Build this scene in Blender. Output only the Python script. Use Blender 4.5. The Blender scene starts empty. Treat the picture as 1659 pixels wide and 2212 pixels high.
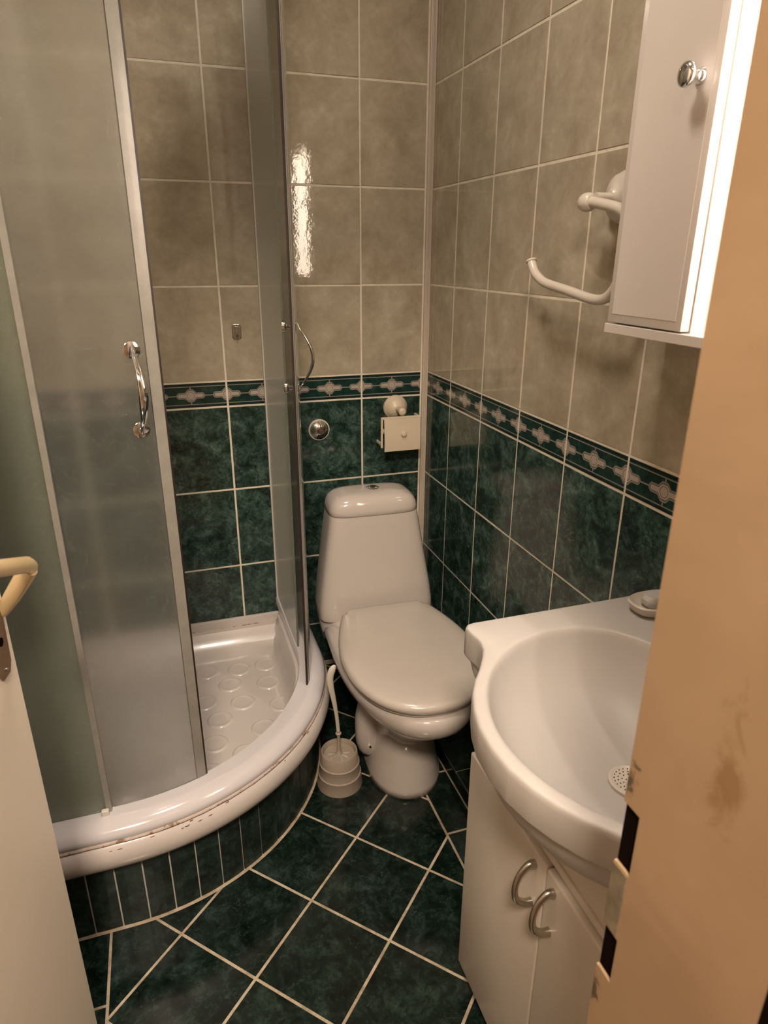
import bpy, bmesh, math, random
from mathutils import Vector, Matrix
random.seed(7)
sin, cos, pi = math.sin, math.cos, math.pi
S = bpy.context.scene
COL = S.collection

# ------------------------------------------------------------------ camera, world, lights, exposure
CAM = Vector((-0.7861, -1.9491, 1.3188))
YAW, PITCH, ROLL, FPX = -0.3212, -0.3664, 0.0047, 1448.66
fw = Vector((-sin(YAW)*cos(PITCH), cos(YAW)*cos(PITCH), sin(PITCH)))
rt = Vector((cos(YAW), sin(YAW), 0)); up = rt.cross(fw)
r2 = rt*cos(ROLL)+up*sin(ROLL); u2 = up*cos(ROLL)-rt*sin(ROLL)
cd = bpy.data.cameras.new('camera'); cam = bpy.data.objects.new('camera', cd); COL.objects.link(cam)
cam.matrix_world = Matrix(((r2.x, u2.x, -fw.x, CAM.x), (r2.y, u2.y, -fw.y, CAM.y), (r2.z, u2.z, -fw.z, CAM.z), (0, 0, 0, 1)))
cd.sensor_fit = 'HORIZONTAL'; cd.sensor_width = 36; cd.lens = FPX/1659*36; cd.clip_start = 0.02
cd.dof.use_dof = True; cd.dof.focus_distance = 1.55; cd.dof.aperture_fstop = 14
S.camera = cam
S.view_settings.view_transform = 'Standard'; S.view_settings.look = 'None'
S.view_settings.gamma = 1; S.view_settings.use_curve_mapping = False
S.view_settings.exposure = 0.29
W = bpy.data.worlds.new('world'); S.world = W; W.use_nodes = True
W.node_tree.nodes['Background'].inputs[0].default_value = (1.0, 0.89, 0.75, 1)
W.node_tree.nodes['Background'].inputs[1].default_value = 0.10

def area(name, loc, target, size, energy, color, sy=None):
    l = bpy.data.lights.new(name, 'AREA'); l.energy = energy; l.color = color
    l.size = size
    if sy: l.shape = 'RECTANGLE'; l.size_y = sy
    o = bpy.data.objects.new(name, l); COL.objects.link(o); o.location = loc
    o.rotation_euler = (Vector(target)-Vector(loc)).to_track_quat('-Z', 'Y').to_euler()
    return o
area('ceiling_light', (-0.62, -1.05, 2.40), (-0.62, -1.05, 0), 0.22, 10.2, (1.0, 0.87, 0.74))
area('hall_ceiling_light', (-0.98, -2.50, 2.40), (-0.90, -1.5, 0.8), 0.34, 62.0, (1.0, 0.82, 0.64))

# ------------------------------------------------------------------ node helpers
def mat(name):
    m = bpy.data.materials.new(name); m.use_nodes = True
    return m, m.node_tree, m.node_tree.nodes['Principled BSDF']
def nd(nt, t, **k):
    n = nt.nodes.new(t)
    for a, b in k.items(): setattr(n, a, b)
    return n
def mth(nt, op, a, b=None, c=None):
    n = nd(nt, 'ShaderNodeMath', operation=op)
    for i, v in enumerate((a, b, c)):
        if v is None: continue
        if isinstance(v, (int, float)): n.inputs[i].default_value = v
        else: nt.links.new(v, n.inputs[i])
    return n.outputs[0]
def ramp(nt, src, stops):
    n = nd(nt, 'ShaderNodeValToRGB'); e = n.color_ramp.elements
    while len(e) < len(stops): e.new(0.5)
    for i, (p, c) in enumerate(stops): e[i].position = p; e[i].color = (*c, 1)
    nt.links.new(src, n.inputs[0]); return n.outputs[0]
def mix(nt, f, a, b):
    n = nd(nt, 'ShaderNodeMix', data_type='RGBA')
    for i, v in ((0, f), (6, a), (7, b)):
        if isinstance(v, tuple): n.inputs[i].default_value = (*v, 1)
        elif isinstance(v, (int, float)): n.inputs[i].default_value = v
        else: nt.links.new(v, n.inputs[i])
    return n.outputs[2]
def objvec(nt, rnd=True, scale=(1, 1, 1)):
    t = nd(nt, 'ShaderNodeTexCoord'); mp = nd(nt, 'ShaderNodeMapping'); mp.inputs[3].default_value = scale
    nt.links.new(t.outputs['Object'], mp.inputs[0])
    if rnd:
        oi = nd(nt, 'ShaderNodeObjectInfo'); v = nd(nt, 'ShaderNodeCombineXYZ')
        for i, k in enumerate((17.3, 41.7, 23.1)): nt.links.new(mth(nt, 'MULTIPLY', oi.outputs['Random'], k), v.inputs[i])
        nt.links.new(v.outputs[0], mp.inputs[1])
    return mp.outputs[0]
def noise(nt, vec, scale, detail=6, rough=.6, dist=0):
    n = nd(nt, 'ShaderNodeTexNoise'); n.inputs['Scale'].default_value = scale; n.inputs['Detail'].default_value = detail
    n.inputs['Roughness'].default_value = rough; n.inputs['Distortion'].default_value = dist
    nt.links.new(vec, n.inputs['Vector']); return n.outputs['Fac']
def bump(nt, b, h, strength, dist=.002):
    n = nd(nt, 'ShaderNodeBump'); n.inputs['Strength'].default_value = strength; n.inputs['Distance'].default_value = dist
    nt.links.new(h, n.inputs['Height']); nt.links.new(n.outputs[0], b.inputs['Normal'])
def simple(name, col, rough=.4, metal=0, var=.06, scale=14, bmp=0, coat=0, spec=.5):
    m, nt, b = mat(name)
    f = noise(nt, objvec(nt, False), scale, 4)
    d = tuple(max(0, c*(1-var*2)) for c in col)
    nt.links.new(ramp(nt, f, [(.3, d), (.7, col)]), b.inputs['Base Color'])
    b.inputs['Roughness'].default_value = rough; b.inputs['Metallic'].default_value = metal
    b.inputs['Coat Weight'].default_value = coat; b.inputs['Coat Roughness'].default_value = .05
    b.inputs['Specular IOR Level'].default_value = spec
    if bmp: bump(nt, b, noise(nt, objvec(nt, False), scale*8, 5), bmp)
    return m

# ------------------------------------------------------------------ materials
def tile_grey():
    m, nt, b = mat('grey_beige_ceramic'); v = objvec(nt)
    a = noise(nt, v, 13, 8, .62, .3); c = noise(nt, v, 60, 4, .7)
    f = mth(nt, 'ADD', mth(nt, 'MULTIPLY', a, .78), mth(nt, 'MULTIPLY', c, .22))
    nt.links.new(ramp(nt, f, [(.36, (.315, .262, .186)), (.47, (.370, .316, .232)), (.58, (.42, .364, .274)), (.70, (.50, .445, .345))]), b.inputs['Base Color'])
    b.inputs['Roughness'].default_value = .045; b.inputs['Specular IOR Level'].default_value = .55
    bump(nt, b, noise(nt, v, 45, 3), .10, .002); return m
def tile_green(name, k=1.0, rgh=.14):
    m, nt, b = mat(name); v = objvec(nt)
    a = noise(nt, v, 19, 9, .68, .7); c = noise(nt, v, 55, 6, .75, 1.2)
    f = mth(nt, 'ADD', mth(nt, 'MULTIPLY', a, .60), mth(nt, 'MULTIPLY', c, .40))
    st = [(.38, (.004, .009, .007)), (.46, (.012, .026, .020)), (.52, (.024, .048, .038)), (.59, (.052, .088, .073)), (.68, (.13, .18, .16))]
    base = ramp(nt, f, [(p, tuple(q*k for q in c_)) for p, c_ in st])
    vein = noise(nt, v, 9, 7, .6, 1.6)
    vn = mth(nt, 'LESS_THAN', mth(nt, 'ABSOLUTE', mth(nt, 'SUBTRACT', vein, .5)), .0022)
    g = mth(nt, 'MULTIPLY', vn, mth(nt, 'GREATER_THAN', c, .50))
    nt.links.new(mix(nt, mth(nt, 'MULTIPLY', g, .45), base, (.20*k, .27*k, .23*k)), b.inputs['Base Color'])
    b.inputs['Roughness'].default_value = rgh
    bump(nt, b, noise(nt, v, 18, 2), .08, .002); return m
def tile_border():
    m, nt, b = mat('patterned_border_ceramic')
    t = nd(nt, 'ShaderNodeTexCoord'); sp = nd(nt, 'ShaderNodeSeparateXYZ'); nt.links.new(t.outputs['Object'], sp.inputs[0])
    x, z = sp.outputs[0], sp.outputs[2]
    u = mth(nt, 'SUBTRACT', mth(nt, 'MODULO', mth(nt, 'ADD', x, 10.05), .1), .05)      # -0.05..0.05, medallion at 0
    au, av = mth(nt, 'ABSOLUTE', u), mth(nt, 'ABSOLUTE', z)
    rad = mth(nt, 'SQRT', mth(nt, 'ADD', mth(nt, 'MULTIPLY', u, u), mth(nt, 'MULTIPLY', z, z)))
    dc = mth(nt, 'SUBTRACT', rad, .0112)
    bx = mth(nt, 'MAXIMUM', mth(nt, 'SUBTRACT', au, .0345), mth(nt, 'SUBTRACT', av, .0048))
    dg = mth(nt, 'MULTIPLY', mth(nt, 'SUBTRACT', mth(nt, 'ADD', au, av), .0365), .71)
    db = mth(nt, 'MAXIMUM', bx, dg)
    sq = mth(nt, 'SUBTRACT', mth(nt, 'MAXIMUM', au, av), .0105)
    sh = mth(nt, 'MAXIMUM', mth(nt, 'SUBTRACT', mth(nt, 'ADD', au, av), .0195), mth(nt, 'SUBTRACT', mth(nt, 'MAXIMUM', au, av), .013))
    d = mth(nt, 'MINIMUM', mth(nt, 'MINIMUM', dc, db), mth(nt, 'MULTIPLY', sh, .8))
    inn = mth(nt, 'LESS_THAN', d, .0)
    band = mth(nt, 'MULTIPLY', mth(nt, 'GREATER_THAN', d, .0011), mth(nt, 'LESS_THAN', d, .0040))
    neck = mth(nt, 'MULTIPLY', mth(nt, 'LESS_THAN', av, .0014), mth(nt, 'GREATER_THAN', d, .0011))
    stem = mth(nt, 'MULTIPLY', mth(nt, 'LESS_THAN', au, .0016), mth(nt, 'MULTIPLY', mth(nt, 'GREATER_THAN', d, .0011), mth(nt, 'LESS_THAN', av, .0255)))
    line = mth(nt, 'MULTIPLY', mth(nt, 'GREATER_THAN', av, .0240), mth(nt, 'LESS_THAN', av, .0262))
    light = mth(nt, 'MAXIMUM', mth(nt, 'MAXIMUM', band, neck), mth(nt, 'MAXIMUM', stem, line))
    edge = mth(nt, 'MULTIPLY', mth(nt, 'GREATER_THAN', av, .0292), mth(nt, 'LESS_THAN', av, .0325))
    oln = mth(nt, 'MULTIPLY', mth(nt, 'GREATER_THAN', d, 0.0), mth(nt, 'LESS_THAN', d, .0011))
    oring = mth(nt, 'LESS_THAN', mth(nt, 'ABSOLUTE', mth(nt, 'SUBTRACT', rad, .0098)), .0005)
    v = objvec(nt); n1 = noise(nt, v, 40, 6, .7)
    green = ramp(nt, n1, [(.35, (.006, .022, .019)), (.55, (.012, .038, .031)), (.75, (.03, .07, .05))])
    c = mix(nt, edge, green, (.012, .014, .016))
    c = mix(nt, light, c, (.24, .21, .185))
    c = mix(nt, inn, c, (.40, .34, .285))
    c = mix(nt, mth(nt, 'MAXIMUM', oln, mth(nt, 'MULTIPLY', oring, inn)), c, (.06, .045, .045))
    nt.links.new(c, b.inputs['Base Color']); b.inputs['Roughness'].default_value = .14
    return m
def grout(name, c1, c2):
    m, nt, b = mat(name); f = noise(nt, objvec(nt, False), 30, 5, .7)
    nt.links.new(ramp(nt, f, [(.35, c1), (.6, c2)]), b.inputs['Base Color']); b.inputs['Roughness'].default_value = .8
    return m
def stained_white(name, col, stain, lo=.60, rough=.12):
    m, nt, b = mat(name); v = objvec(nt, False)
    f = noise(nt, v, 38, 6, .75)
    nt.links.new(ramp(nt, f, [(.3, col), (lo, col), (lo+.05, stain), (1, stain)]), b.inputs['Base Color'])
    b.inputs['Roughness'].default_value = rough; return m
def jamb_mat():
    m, nt, b = mat('worn_tan_paint'); v = objvec(nt, False)
    n1 = noise(nt, v, 6, 4, .6, .4); n2 = noise(nt, v, 24, 5, .7, .5)
    base = ramp(nt, n1, [(.3, (.29, .19, .108)), (.65, (.345, .232, .137))])
    t = nd(nt, 'ShaderNodeTexCoord'); sp = nd(nt, 'ShaderNodeSeparateXYZ'); nt.links.new(t.outputs['Object'], sp.inputs[0])
    y, z = sp.outputs[1], sp.outputs[2]
    def blob(cy, cz, ry, rz):
        a = mth(nt, 'DIVIDE', mth(nt, 'SUBTRACT', y, cy), ry); c = mth(nt, 'DIVIDE', mth(nt, 'SUBTRACT', z, cz), rz)
        return mth(nt, 'SUBTRACT', 1.0, mth(nt, 'SQRT', mth(nt, 'ADD', mth(nt, 'MULTIPLY', a, a), mth(nt, 'MULTIPLY', c, c))))
    st = mth(nt, 'MAXIMUM', mth(nt, 'ADD', mth(nt, 'MULTIPLY', mth(nt, 'SUBTRACT', noise(nt, v, 38, 4, .6, .8), .56), 3.2), mth(nt, 'MULTIPLY', mth(nt, 'MAXIMUM', blob(.0515, 1.050, .016, .055), -.4), 1.1)), 0.0)
    st = mth(nt, 'MINIMUM', st, .7)
    c = mix(nt, st, base, (.19, .10, .034))
    ch = mth(nt, 'ADD', mth(nt, 'MAXIMUM', blob(.125, .985, .020, .032), 0.0), mth(nt, 'MAXIMUM', blob(.124, .775, .018, .030), 0.0))
    ch = mth(nt, 'ADD', ch, mth(nt, 'MAXIMUM', blob(.120, .877, .016, .040), 0.0))
    ch = mth(nt, 'ADD', mth(nt, 'SUBTRACT', mth(nt, 'MULTIPLY', ch, .9), .50), mth(nt, 'MULTIPLY', mth(nt, 'SUBTRACT', noise(nt, v, 75, 5, .75, .6), .5), 2.2))
    c = mix(nt, mth(nt, 'MINIMUM', mth(nt, 'MAXIMUM', mth(nt, 'MULTIPLY', ch, 5.0), 0.0), 1.0), c, (.085, .06, .035))
    nt.links.new(c, b.inputs['Base Color']); b.inputs['Roughness'].default_value = .38
    bump(nt, b, n1, .15, .01); return m
def glass_mat(name, tint, rough, bscale, milk, frost):
    m, nt, b = mat(name); v = objvec(nt, False)
    b.inputs['Base Color'].default_value = (*tint, 1); b.inputs['Transmission Weight'].default_value = 1
    b.inputs['Roughness'].default_value = rough; b.inputs['IOR'].default_value = 1.45
    vo = nd(nt, 'ShaderNodeTexVoronoi'); vo.inputs['Scale'].default_value = bscale*.8; nt.links.new(v, vo.inputs['Vector'])
    f = mth(nt, 'ADD', mth(nt, 'MULTIPLY', vo.outputs['Distance'], .6), noise(nt, v, bscale*1.3, 3))
    b.inputs['Coat Weight'].default_value = 1; b.inputs['Coat Roughness'].default_value = .03; b.inputs['Specular IOR Level'].default_value = .3
    n = nd(nt, 'ShaderNodeBump'); n.inputs['Strength'].default_value = 1; n.inputs['Distance'].default_value = .0035
    nt.links.new(f, n.inputs['Height']); nt.links.new(n.outputs[0], b.inputs['Coat Normal'])
    out = nt.nodes['Material Output']
    df = nd(nt, 'ShaderNodeBsdfDiffuse'); df.inputs[0].default_value = (*milk, 1)
    tl = nd(nt, 'ShaderNodeBsdfTranslucent'); tl.inputs[0].default_value = (*milk, 1)
    a1 = nd(nt, 'ShaderNodeMixShader'); a1.inputs[0].default_value = .5; nt.links.new(df.outputs[0], a1.inputs[1]); nt.links.new(tl.outputs[0], a1.inputs[2])
    a2 = nd(nt, 'ShaderNodeMixShader'); a2.inputs[0].default_value = frost; nt.links.new(b.outputs[0], a2.inputs[1]); nt.links.new(a1.outputs[0], a2.inputs[2])
    nt.links.new(a2.outputs[0], out.inputs['Surface'])
    return m

M = dict(cgreen=tile_green('green_curb_ceramic', .55, .42),
 grey=tile_grey(), green=tile_green('green_marbled_ceramic', 1.25), fgreen=tile_green('green_marbled_floor_ceramic', .38), border=tile_border(),
 grout=grout('cream_grout', (.62, .55, .44), (.72, .65, .53)), fgrout=grout('dirty_floor_grout', (.30, .23, .16), (.50, .42, .31)),
 sgrout=grout('white_grout', (.50, .48, .44), (.62, .60, .56)),
 china=simple('white_ceramic', (.49, .44, .405), .10, var=.015, coat=.25),
 lidp=simple('white_toilet_seat_plastic', (.475, .425, .38), .25, var=.015, coat=.15),
 basin=simple('white_basin_ceramic', (.435, .405, .38), .42, var=.01, coat=0, spec=.35),
 acryl=stained_white('white_acrylic', (.56, .53, .545), (.56, .53, .545)),
 tray=simple('tray_acrylic', (.56, .505, .475), .22, var=.02, coat=.2),
 caulk=stained_white('stained_sealant', (.50, .41, .36), (.24, .13, .08), .53, .6),
 dirt=simple('brown_grime', (.25, .15, .09), .8, var=.3, scale=60),
 chrome=simple('chrome', (.82, .82, .84), .06, 1, var=.01), steel=simple('satin_nickel', (.52, .48, .42), .28, 1, var=.05),
 plastic=simple('cream_plastic', (.58, .49, .37), .35, var=.02), wplastic=simple('white_plastic', (.55, .49, .42), .3, var=.02),
 dplastic=simple('brush_plastic', (.36, .295, .24), .4, var=.04), bristle=simple('bristles', (.42, .37, .31), .8, var=.2, scale=80),
 trim=simple('white_trim_plastic', (.52, .44, .36), .35, var=.04),
 cab=simple('white_laminate', (.62, .555, .475), .32, var=.015), cabm=simple('white_cabinet_lacquer', (.60, .545, .50), .22, var=.01, coat=.3),
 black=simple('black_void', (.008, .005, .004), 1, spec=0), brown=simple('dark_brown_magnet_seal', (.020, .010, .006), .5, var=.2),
 mirror=simple('mirror_silver', (.9, .9, .9), .01, 1, var=0), door=simple('cream_door_paint', (.80, .71, .58), .42, var=.02, scale=5, bmp=.03),
 plate=simple('brown_metal_plate', (.27, .17, .10), .38, .55, var=.12, scale=40), lever=simple('beige_lever', (.62, .47, .26), .25, .15, var=.05),
 jamb=jamb_mat(), hallwall=simple('tan_hall_paint', (.36, .27, .18), .8, var=.05), plaster=simple('cream_plaster', (.62, .54, .43), .8, var=.03), ceil=simple('white_ceiling_paint', (.78, .74, .68), .8, var=.02),
 strip=simple('clear_pvc_strip', (.25, .235, .205), .25, var=.08, scale=30), alu=simple('white_aluminium', (.62, .58, .52), .3, .1, var=.03),
 glass=glass_mat('textured_frosted_glass', (.93, .95, .92), .17, 420, (.62, .63, .62), .06), gglass=glass_mat('green_tinted_frosted_glass', (.80, .90, .82), .22, 380, (.52, .54, .43), .24),
 strikem=simple('worn_strike_metal', (.30, .25, .17), .45, .4, var=.25, scale=50), rust=simple('rusty_bolt', (.20, .10, .06), .5, .6, var=.2, scale=90),
 ink=simple('grey_print', (.35, .31, .28), .5, var=0),
)

# ------------------------------------------------------------------ mesh helpers
def link(name, bm, m=None, parent=None, smooth=False, loc=None, rotz=0):
    me = bpy.data.meshes.new(name); bmesh.ops.recalc_face_normals(bm, faces=bm.faces); bm.to_mesh(me); bm.free()
    if m: me.materials.append(M[m] if isinstance(m, str) else m)
    o = bpy.data.objects.new(name, me); COL.objects.link(o)
    if smooth:
        for p in me.polygons: p.use_smooth = True
        if smooth != 'all':
            me.set_sharp_from_angle(angle=math.radians(smooth if smooth is not True else 40))
    if parent: o.parent = parent
    if loc: o.location = loc
    o.rotation_euler.z = rotz
    return o
def tag(o, label=None, cat=None, group=None, kind=None):
    for k, v in (('label', label), ('category', cat), ('group', group), ('kind', kind)):
        if v: o[k] = v
    return o
def empty(name, loc, label, cat, group=None, kind=None, rotz=0):
    o = bpy.data.objects.new(name, None); COL.objects.link(o); o.location = loc; o.rotation_euler.z = rotz; o.empty_display_size = .05
    return tag(o, label, cat, group, kind)
def box(bm, a, b, bev=0, seg=2):
    lo = [min(p, q) for p, q in zip(a, b)]; hi = [max(p, q) for p, q in zip(a, b)]
    r = bmesh.ops.create_cube(bm, size=1, matrix=Matrix.Translation([(p+q)/2 for p, q in zip(lo, hi)]) @ Matrix.Diagonal([q-p for p, q in zip(lo, hi)]+[1]))
    if bev:
        es = {e for v in r['verts'] for e in v.link_edges}
        bmesh.ops.bevel(bm, geom=list(es), offset=bev, segments=seg, affect='EDGES', profile=.5)
    return bm
def nb(a=None, b=None, bev=0, seg=2):
    bm = bmesh.new()
    if a: box(bm, a, b, bev, seg)
    return bm
def loft(bm, rings, cap0=True, cap1=True, closed=True):
    vs = [[bm.verts.new(p) for p in r] for r in rings]; n = len(vs[0])
    for a, b in zip(vs, vs[1:]):
        for i in range(n if closed else n-1):
            j = (i+1) % n
            bm.faces.new((a[i], a[j], b[j], b[i]))
    if cap0: bm.faces.new(vs[0][::-1])
    if cap1: bm.faces.new(vs[-1])
    return vs
def lathe(bm, prof, c=(0, 0, 0), axis='z', n=32, cap0=True, cap1=True):
    rings = []
    for r, h in prof:
        r = max(r, 1e-4); ring = []
        for i in range(n):
            a = 2*pi*i/n; x, y = r*cos(a), r*sin(a)
            p = {'z': (x, y, h), 'y': (x, h, y), 'x': (h, x, y)}[axis]
            ring.append((p[0]+c[0], p[1]+c[1], p[2]+c[2]))
        rings.append(ring)
    loft(bm, rings, cap0, cap1); return bm
def tube(bm, pts, rad, n=12, sx=1, up=(0, 0, 1)):
    pts = [Vector(p) for p in pts]; rings = []
    rr = rad if isinstance(rad, (list, tuple)) else [rad]*len(pts)
    pu = None
    for i, p in enumerate(pts):
        d = (pts[min(i+1, len(pts)-1)]-pts[max(i-1, 0)]).normalized()
        if pu is None:
            a = Vector(up)
            if abs(a.dot(d)) > .95: a = Vector((1, 0, 0))
        else: a = pu
        a = (a-d*a.dot(d)).normalized(); pu = a; b = d.cross(a)
        rings.append([p+a*rr[i]*cos(2*pi*k/n)+b*rr[i]*sx*sin(2*pi*k/n) for k in range(n)])
    loft(bm, rings); return bm
def smooth_path(pts, n=6):
    P = [Vector(p) for p in pts]; out = []
    for i in range(len(P)-1):
        p0, p1, p2, p3 = P[max(i-1, 0)], P[i], P[i+1], P[min(i+2, len(P)-1)]
        for k in range(n):
            t = k/n
            out.append(.5*((2*p1)+(-p0+p2)*t+(2*p0-5*p1+4*p2-p3)*t*t+(-p0+3*p1-3*p2+p3)*t**3))
    out.append(P[-1]); return out
def slab(poly, z0, z1, ch=.0012):
    """prism over a polygon (xy) with a chamfered upper edge; poly counter-clockwise"""
    n = len(poly); cx = sum(p[0] for p in poly)/n; cy = sum(p[1] for p in poly)/n
    bm = bmesh.new()
    def inset(p):
        d = Vector((cx-p[0], cy-p[1])); l = d.length or 1
        return (p[0]+d.x/l*ch, p[1]+d.y/l*ch)
    q = [inset(p) for p in poly]
    loft(bm, [[(*p, z0) for p in poly], [(*p, z1-ch) for p in poly], [(*p, z1) for p in q]])
    return bm

# ------------------------------------------------------------------ room shell
XL, YD, ZC = -1.29, -1.655, 2.45
G = .0052
ZB = .9827
rowz = [0, .1552, .4069, .6587, .9099, ZB, 1.2372, 1.4917, 1.7462, 2.0007, 2.2552, ZC]
def shell(name, a, b, m): return tag(link(name, nb(a, b), m), kind='structure')
wall_back = shell('wall_back', (XL-.1, .0011, 0), (.1, .1, ZC), 'grout')
wall_right = shell('wall_right', (.0011, .001, 0), (.1, YD-.125, ZC), 'grout')
wall_left = shell('wall_left', (XL-.1, .001, 0), (XL-.0011, YD-.125, ZC), 'grout')
floor = shell('floor', (XL-.1, .1, -.1), (.1, YD, -.0011), 'fgrout')
ceiling = shell('ceiling', (XL-.1, .1, ZC), (.1, YD-.125, ZC+.1), 'ceil')
hf = shell('floor_hall', (-1.9, YD, -.1), (.6, -3.6, -.0025), simple('brown_hall_floor', (.23, .15, .09), .5, var=.1))
hc = shell('ceiling_hall', (-1.9, YD-.125, ZC), (.6, -3.6, ZC+.1), 'ceil')
shell('wall_hall_back', (-1.9, -3.6, 0), (.6, -3.7, ZC), 'hallwall')
shell('wall_hall_left', (-2.0, YD-.125, 0), (-1.9, -3.6, ZC), 'hallwall')
shell('wall_hall_right', (.6, YD-.125, 0), (.7, -3.6, ZC), 'hallwall')
# front wall around the doorway
bm = nb((-2.0, YD, 0), (-1.15, YD-.125, ZC)); box(bm, (-1.15, YD, 2.02), (-.45, YD-.125, ZC)); box(bm, (-.44, YD, 0), (.7, YD-.118, ZC))
tag(link('wall_front', bm, 'plaster'), kind='structure')

tile_cache = {}
def wall_tile(parent, mt, w, h, cx, cz, side):
    """one ceramic wall tile: back (y=0, faces -y), right (x=0, faces -x), left (x=XL, faces +x)"""
    key = (mt, round(w, 4), round(h, 4))
    if key not in tile_cache:
        bm = bmesh.new(); a, b = w/2-G/2, h/2-G/2; c = .0009
        R = lambda k, y: [(-a+k, y, -b+k), (a-k, y, -b+k), (a-k, y, b-k), (-a+k, y, b-k)]
        loft(bm, [R(0, .0055), R(0, .001), R(c, 0)])
        me = bpy.data.meshes.new('tile'); bmesh.ops.recalc_face_normals(bm, faces=bm.faces); bm.to_mesh(me); bm.free(); me.materials.append(M[mt]); tile_cache[key] = me
    o = bpy.data.objects.new('border_tile' if mt == 'border' else 'tile', tile_cache[key]); COL.objects.link(o); o.parent = parent
    jit = random.uniform(-.0002, .0003)
    if side == 'back': o.location = (cx, jit, cz)
    elif side == 'right': o.location = (jit, cx, cz); o.rotation_euler.z = -pi/2
    else: o.location = (XL-jit, cx, cz); o.rotation_euler.z = pi/2
    o.rotation_euler.x += random.uniform(-.0008, .0008)
    return o
def rows():
    for i in range(len(rowz)-1):
        yield rowz[i], rowz[i+1], ('green' if i < 4 else 'border' if i == 4 else 'grey')
def cols(edges):
    return list(zip(edges, edges[1:]))
bx = [-.0185]+[-.2106-.2*i for i in range(6)]+[XL]
for a, b in cols(bx):
    w = a-b
    for z0, z1, mt in rows():
        o = wall_tile(wall_back, mt, w, z1-z0, (a+b)/2, (z0+z1)/2, 'back')
        if -.42 < b < -.40 and 1.2 < z0 < 1.8: o.rotation_euler.z = -.011; o.location.y -= .0006      # slight tilt added to these tiles to steer the lamp's reflection
rx = [-.001]+[-.1831-.2*i for i in range(8)]+[YD]
for a, b in cols(rx):
    if a-b < .02: continue
    for z0, z1, mt in rows(): wall_tile(wall_right, mt, a-b, z1-z0, (a+b)/2, (z0+z1)/2, 'right')
lx = [-.001]+[-.2-.2*i for i in range(8)]+[YD]
for a, b in cols(lx):
    if a-b < .02: continue
    for z0, z1, mt in rows(): wall_tile(wall_left, mt, a-b, z1-z0, (a+b)/2, (z0+z1)/2, 'left')

# floor tiles: diagonal field between two straight borders
def clip(poly, a, b, c):            # keep a*x+b*y<=c
    out = []
    for i in range(len(poly)):
        p, q = poly[i], poly[(i+1) % len(poly)]
        dp, dq = a*p[0]+b*p[1]-c, a*q[0]+b*q[1]-c
        if dp <= 0: out.append(p)
        if dp*dq < 0:
            t = dp/(dp-dq); out.append((p[0]+(q[0]-p[0])*t, p[1]+(q[1]-p[1])*t))
    return out
def areap(p): return .5*sum(p[i][0]*p[(i+1) % len(p)][1]-p[(i+1) % len(p)][0]*p[i][1] for i in range(len(p)))
FO = Vector((-.5965, -.8895)); FA = .8129; FS = .19322; g2 = .0027
ei = Vector((cos(FA), -sin(FA))); ej = Vector((sin(FA), cos(FA)))
def floor_tile(poly):
    if len(poly) < 3: return
    A = areap(poly)
    if abs(A) < .0003: return
    if A < 0: poly = poly[::-1]
    cx = sum(p[0] for p in poly)/len(poly); cy = sum(p[1] for p in poly)/len(poly)
    bm = slab([(p[0]-cx, p[1]-cy) for p in poly], -.006, random.uniform(-.0001, .0002))
    link('tile', bm, 'fgreen', floor, loc=(cx, cy, 0))
BL, BR = -1.0085, -.2435
for i in range(-9, 10):
    for j in range(-9, 10):
        m_ = g2/FS
        P = [FO+ei*(i+a)*FS+ej*(j+b)*FS for a, b in ((m_, m_), (1-m_, m_), (1-m_, 1-m_), (m_, 1-m_))]
        P = [(p.x, p.y) for p in P]
        P = clip(P, -1, 0, -(BL+g2)); P = clip(P, 1, 0, BR-g2) if P else P
        P = clip(P, 0, 1, -.02) if P else P; P = clip(P, 0, -1, -(YD+.002)) if P else P
        if P: floor_tile(P)
for k in range(-5, 5):
    y1, y0 = -.8155-.2*k-g2, -.8155-.2*(k+1)+g2
    y1 = min(y1, -.01); y0 = max(y0, YD)
    if y1-y0 > .02: floor_tile([(BR+g2, y0), (-.163, y0), (-.163, y1), (BR+g2, y1)])
    y1, y0 = -.986-.2*k-g2, -.986-.2*(k+1)+g2
    y1 = min(y1, -.01); y0 = max(y0, YD)
    if y1-y0 > .02: floor_tile([(XL+.002, y0), (BL-g2, y0), (BL-g2, y1), (XL+.002, y1)])

# low tiled ledge along the right wall
ledge = tag(link('trim_2', nb((-.158, -.001, 0), (-.002, YD, .0445)), 'grout'), kind='structure')
for k in range(-4, 6):
    y1, y0 = -.675-.2*k-.0015, -.675-.2*(k+1)+.0015
    y1 = min(y1, -.003); y0 = max(y0, YD+.002)
    if y1-y0 < .02: continue
    cy = (y0+y1)/2; h = (y1-y0)/2
    link('tile', slab([(-.078, -h), (.074, -h), (.074, h), (-.078, h)], -.001, .003), 'fgreen', ledge, loc=(-.08, cy, .0445))
    bm = nb((-.1605, y0-cy, .002), (-.157, y1-cy, .0425), .0006, 1)
    link('tile', bm, 'fgreen', ledge, loc=(0, cy, 0))
# plastic corner profile
bm = nb((-.0165, -.0085, 0), (-.0002, .0015, ZC), .002); box(bm, (-.0045, -.0115, 0), (-.0002, -.006, ZC), .001)
box(bm, (-.0125, -.0105, 0), (-.0085, -.007, ZC), .001)
tag(link('trim_1', bm, 'trim'), kind='structure')

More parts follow.
